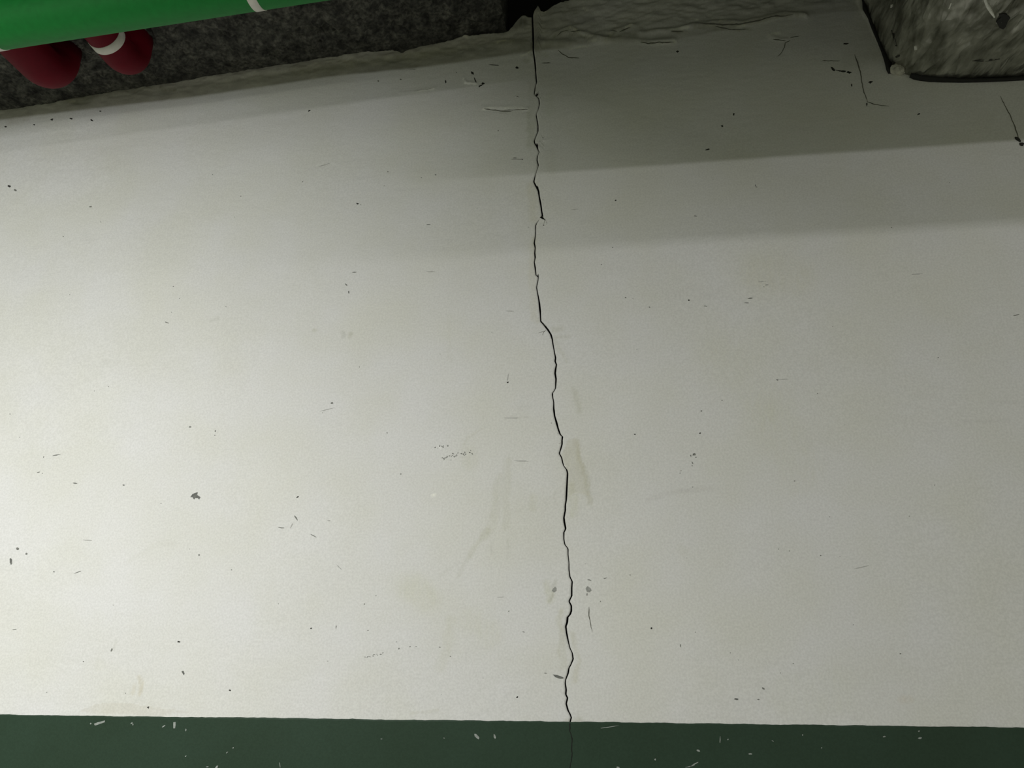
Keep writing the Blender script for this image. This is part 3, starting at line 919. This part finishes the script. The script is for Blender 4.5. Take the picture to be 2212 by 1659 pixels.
# right slab, beyond the joint
base = len(V1)
v, f = box(XJ + 0.20, 4.5, -7.0, 0.30, 3.62, 4.1)
v = [(x, y, (float(ceil_z(x)) + 0.10 if z < 4 else z + 0.2)) for x, y, z in v]
V1 = np.vstack([V1, np.array(v)])
F1 += [tuple(k + base for k in q) for q in f]
base = len(V1)
v, f = box(GX0, 4.5, -7.0, 0.30, 4.08, 4.3)
V1 = np.vstack([V1, np.array(v)])
F1 += [tuple(k + base for k in q) for q in f]
ceil = link('ceiling', V1, F1, M_CONC, smooth=False)
tag(ceil, 'rough dark concrete slab above the white wall', kind='structure')

v, f = box(-3.6, 4.5, -7.0, 0.0, -0.12, 0.0)
tag(link('floor', v, f, M_FLOOR), 'grey concrete floor at the foot of the wall', kind='structure')
v, f = box(0.12, 4.0, -1.45, -1.25, 2.881, 3.70)  # unseen downstand added to cast the two shadow steps on the wall
v = [(x, y, z if z < 3.5 else float(ceil_z(x)) + 0.03) for x, y, z in v]
tag(link('shading_beam', v, f, M_CONC), 'added concrete downstand, out of view, shading the upper wall', kind='structure')

# ------------------------------------------------------------------ green pipe
GY, GR = -0.62, 0.074


def pipe_axis_from_edge(x, y, Yp, R):
    """axis point of a pipe running along the wall whose lower outline passes the pixel"""
    d = ray(x, y)
    k = np.array([d[1], d[2]]) / np.hypot(d[1], d[2])
    nn = np.array([-k[1], k[0]])
    # line through camera in the y-z plane; axis lies R above it
    P0 = np.array([CAM[1], CAM[2]]) + nn * R
    t = (Yp - P0[0]) / k[0]
    z = P0[1] + k[1] * t
    tt = (Yp - CAM[1]) / d[1]
    return np.array([CAM[0] + d[0] * tt, Yp, z])


A = pipe_axis_from_edge(0, 108, GY, GR)
B = pipe_axis_from_edge(650, 9, GY, GR)
dirv = (B - A) / np.linalg.norm(B - A)
g0, g1 = A - dirv * 1.3, A + dirv * 2.05
gp = bpy.data.objects.new('green_pipe', None)
COL.objects.link(gp)
gp.location = g0
tag(gp, 'thick green painted pipe with white rings running under the concrete slab', 'pipe')
gpath = [g0 + (g1 - g0) * k / 12 for k in range(13)]
for k in range(1, 11):
    a = math.pi / 2 * k / 10
    gpath.append(g1 + dirv * (0.16 * math.sin(a)) + np.array([0, 0, 0.16 * (1 - math.cos(a))]))
gpath.append(np.array([gpath[-1][0], gpath[-1][1], float(ceil_z(gpath[-1][0])) + 0.12]))
v, f = sweep(gpath, GR, 64)
link('pipe_body', v, f, M_GREEN, gp, smooth=True)


def ring(P, half, R, parent, m_=None, axis=None):
    ax = dirv if axis is None else axis
    v_, f_ = sweep([P - ax * half, P - ax * half * 0.9, P + ax * half * 0.9, P + ax * half], [R * 0.99, R + 0.0015, R + 0.0015, R * 0.99], 64)
    o_ = link('white_band', v_, f_, m_ or M_BAND, parent, smooth=True)
    o_['label'] = 'white ring around the pipe'
    return o_


def along(x, y):
    q = pipe_axis_from_edge(x, y, GY, GR)
    return A + dirv * float((q - A) @ dirv)


ring(along(540, 20), 0.0135, GR, gp)
ring(along(-34, 113), 0.0135, GR, gp)
for s in (0.25, 2.9):
    P = g0 + dirv * s
    v1 = sweep([P + np.array([0, 0, GR]), [P[0], P[1], float(ceil_z(P[0])) + 0.05]], 0.006, 10)
    v2 = sweep([P - dirv * 0.015, P + dirv * 0.015], GR + 0.004, 40)
    v, f = merge([v1, v2])
    o = link('hanger', v, f, M_STEEL, gp)
    o['label'] = 'steel hanger rod and clamp'


# ------------------------------------------------------------------ red pipes: run to the wall above the green pipe, then bend up into the slab
def red_pipe(xc, yb, r, z_ax, bend, label, band_y=None, band_half=0.016):
    root = bpy.data.objects.new('red_pipe', None)
    COL.objects.link(root)
    root.location = (xc, -0.73, z_ax)
    tag(root, label, 'pipe', 'red pipes behind the green pipe')
    ys_ = -0.73
    path = [(xc, ys_, float(ceil_z(xc)) + 0.02)]
    for k in range(0, 13):
        a = math.pi / 2 * k / 12
        path.append((xc, ys_ + bend - bend * math.cos(a), z_ax + bend - bend * math.sin(a)))
    path.append((xc, yb - bend, z_ax))
    for k in range(1, 13):
        a = math.pi / 2 * k / 12
        path.append((xc, yb - bend + bend * math.sin(a), z_ax + bend - bend * math.cos(a)))
    path.append((xc, yb, float(ceil_z(xc)) + 0.02))
    v_, f_ = sweep(path, r, 48)
    link('pipe_body', v_, f_, M_RED, root, smooth=True)
    if band_y is not None:
        P = np.array([xc, band_y, z_ax])
        ring(P, band_half, r, root, axis=np.array([0, 1.0, 0]))
    return root


red_pipe(-1.80, -0.235, 0.066, 3.40, 0.075, 'plain dark red pipe bending up into the slab, further left of the two')
red_pipe(-1.532, -0.225, 0.054, 3.425, 0.07, 'dark red pipe with a white band bending up into the slab', band_y=-0.36)

# ------------------------------------------------------------------ foil-wrapped duct through the wall
duct = bpy.data.objects.new('air_duct', None)
COL.objects.link(duct)
duct.location = (1.3, 0.0, 3.5)
tag(duct, 'crumpled silver foil wrapped duct coming through the wall near the slab', 'duct')
sect = [(0.900, 3.745), (0.921, 3.640), (0.936, 3.54), (0.952, 3.44), (0.968, 3.365), (0.985, 3.335), (1.010, 3.312), (1.05, 3.294), (1.10, 3.285),
        (1.2, 3.280), (1.32, 3.280), (1.45, 3.284), (1.58, 3.30), (1.66, 3.34), (1.70, 3.42), (1.71, 3.55), (1.71, 3.76)]
S = np.array(sect)
S[:, 1] += np.interp(S[:, 0], [1.05, 1.35], [0.014, -0.003])
# resample the outline evenly
L = np.concatenate([[0], np.cumsum(np.hypot(*np.diff(S, axis=0).T))])
NU, NV = 300, 150
uu = np.linspace(0, L[-1], NU)
sx, sz = np.interp(uu, L, S[:, 0]), np.interp(uu, L, S[:, 1])
tx, tz = np.gradient(sx), np.gradient(sz)
ln = np.hypot(tx, tz)
nx_, nz_ = tz / ln, -tx / ln
if nz_[NU // 2] > 0:
    nx_, nz_ = -nx_, -nz_
yy = np.concatenate([np.linspace(0.05, -0.5, NV - 20), np.linspace(-0.53, -1.24, 20)])
UU, YY = np.meshgrid(uu, yy)
w1 = fbm(UU * 1.0, YY * 0.3, 18, 4, 201)
w2 = 1 - np.abs(fbm(UU * 1.7 + 0.3 * YY, YY * 0.4, 24, 3, 211)) * 2
disp = 0.006 * w1 + 0.0025 * np.clip(w2, -0.5, 1) + 0.010 * fbm(UU, YY * 0.6, 5, 2, 221)
disp = disp * np.clip(-YY / 0.04, 0.15, 1)
swell = 0.020 * np.clip(-YY / 0.25, 0, 1)
DX = sx[None, :] + nx_[None, :] * (disp + swell)
DZ = sz[None, :] + nz_[None, :] * (disp + swell)
V = np.stack([DX, YY, DZ], -1).reshape(-1, 3)
link('foil_wrap', V, grid_faces(NV, NU), M_FOIL, duct, smooth=True)
from mathutils.bvhtree import BVHTree
bvh = BVHTree.FromPolygons([Vector(q) for q in V.tolist()], grid_faces(NV, NU).tolist())


def on_duct(x, y, lift):
    d = Vector(ray(x, y)).normalized()
    hit, nrm, _, _ = bvh.ray_cast(Vector(CAM), d)
    if nrm.dot(d) > 0:
        nrm = -nrm
    return hit + nrm * lift


def duct_patch(name, pts, lift, m_, label):
    n_ = len(pts)
    a_ = [on_duct(x, y, lift) for x, y in pts]
    b_ = [on_duct(x, y, -0.002) for x, y in pts]
    c_ = sum(a_, Vector()) / n_
    Vv = [tuple(q) for q in a_ + b_ + [c_]]
    Ff = [(k, 2 * n_, (k + 1) % n_) for k in range(n_)] + [(k, (k + 1) % n_, n_ + (k + 1) % n_, n_ + k) for k in range(n_)]
    o_ = link(name, Vv, Ff, m_, duct)
    o_['label'] = label
    return o_


duct_patch('foil_seam', [(2124, -6), (2129, -6), (2134, 6), (2140, 16), (2147, 28), (2150, 36), (2146, 36), (2139, 26), (2132, 16), (2127, 6)], 0.004, M_BRIGHT, 'bright folded foil seam')
duct_patch('tear', [(2152, 46), (2157, 40), (2163, 36), (2158, 30), (2166, 28), (2176, 31), (2182, 38), (2176, 46), (2172, 56), (2166, 62), (2158, 58), (2155, 51)], 0.003, M_BLACK, 'ragged black tear in the foil')
for pts in ([(1926, 10), (1929, 9), (1928, 15), (1925, 17)], [(2051, 14), (2054, 5), (2056, 5), (2052, 17), (2049, 18)], [(1976, 99), (1979, 98), (1981, 107), (1977, 108)]):
    duct_patch('crease_glint', pts, 0.003, M_BRIGHT, 'painted glint on a foil crease')
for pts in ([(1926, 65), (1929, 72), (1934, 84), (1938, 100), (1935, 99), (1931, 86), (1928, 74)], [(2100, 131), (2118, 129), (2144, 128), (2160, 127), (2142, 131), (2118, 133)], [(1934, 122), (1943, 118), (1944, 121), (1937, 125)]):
    duct_patch('fold_shade', pts, 0.0015, M_FOLD, 'painted shade in a foil fold')

# black strip along the bottom, filler lump, dark joint up the left side
pth = [at(x, y, -0.006) for x, y in [(1967, 161), (1976, 164), (1990, 167), (2010, 170), (2040, 172), (2080, 173.5), (2130, 173), (2180, 171), (2240, 167), (2330, 160)]]
v, f = sweep(pth, [0.009, 0.0115, 0.0115, 0.0105, 0.009, 0.0075, 0.0065, 0.0065, 0.007, 0.007], 14)
o = link('under_strip', v, f, M_BLACK, duct, smooth=True)
o['label'] = 'black strip along the underside of the duct'
pth = [at(x, y, -0.003) for x, y in [(1855, -40), (1866, 4), (1868, 18), (1878, 38), (1888, 62), (1896, 82), (1906, 108), (1915, 128), (1921, 150), (1923, 158)]]
v, f = sweep(pth, [0.005, 0.005, 0.007, 0.005, 0.007, 0.006, 0.005, 0.008, 0.009, 0.006], 12)
o = link('joint_gap', v, f, M_BLACK, duct, smooth=True)
o['label'] = 'dark open joint up the side of the duct'
bm = bmesh.new()
bmesh.ops.create_icosphere(bm, subdivisions=4, radius=1.0)
c = at(1942, 149, -0.012)
for vv in bm.verts:
    p = np.array(vv.co)
    k = 1 + 0.22 * float(fbm(p[0] + 3, p[2] + p[1] + 5, 1.6, 3, 301))
    vv.co = Vector((c[0] + p[0] * 0.024 * k, c[1] + p[1] * 0.014 * k, c[2] + p[2] * 0.019 * k))
me = bpy.data.meshes.new('filler_lump')
bm.to_mesh(me)
bm.free()
me.materials.append(M_LUMP)
o = bpy.data.objects.new('filler_lump', me)
COL.objects.link(o)
o.parent = duct
o.location = -duct.location
o['label'] = 'pale lump of filler at the corner of the duct'
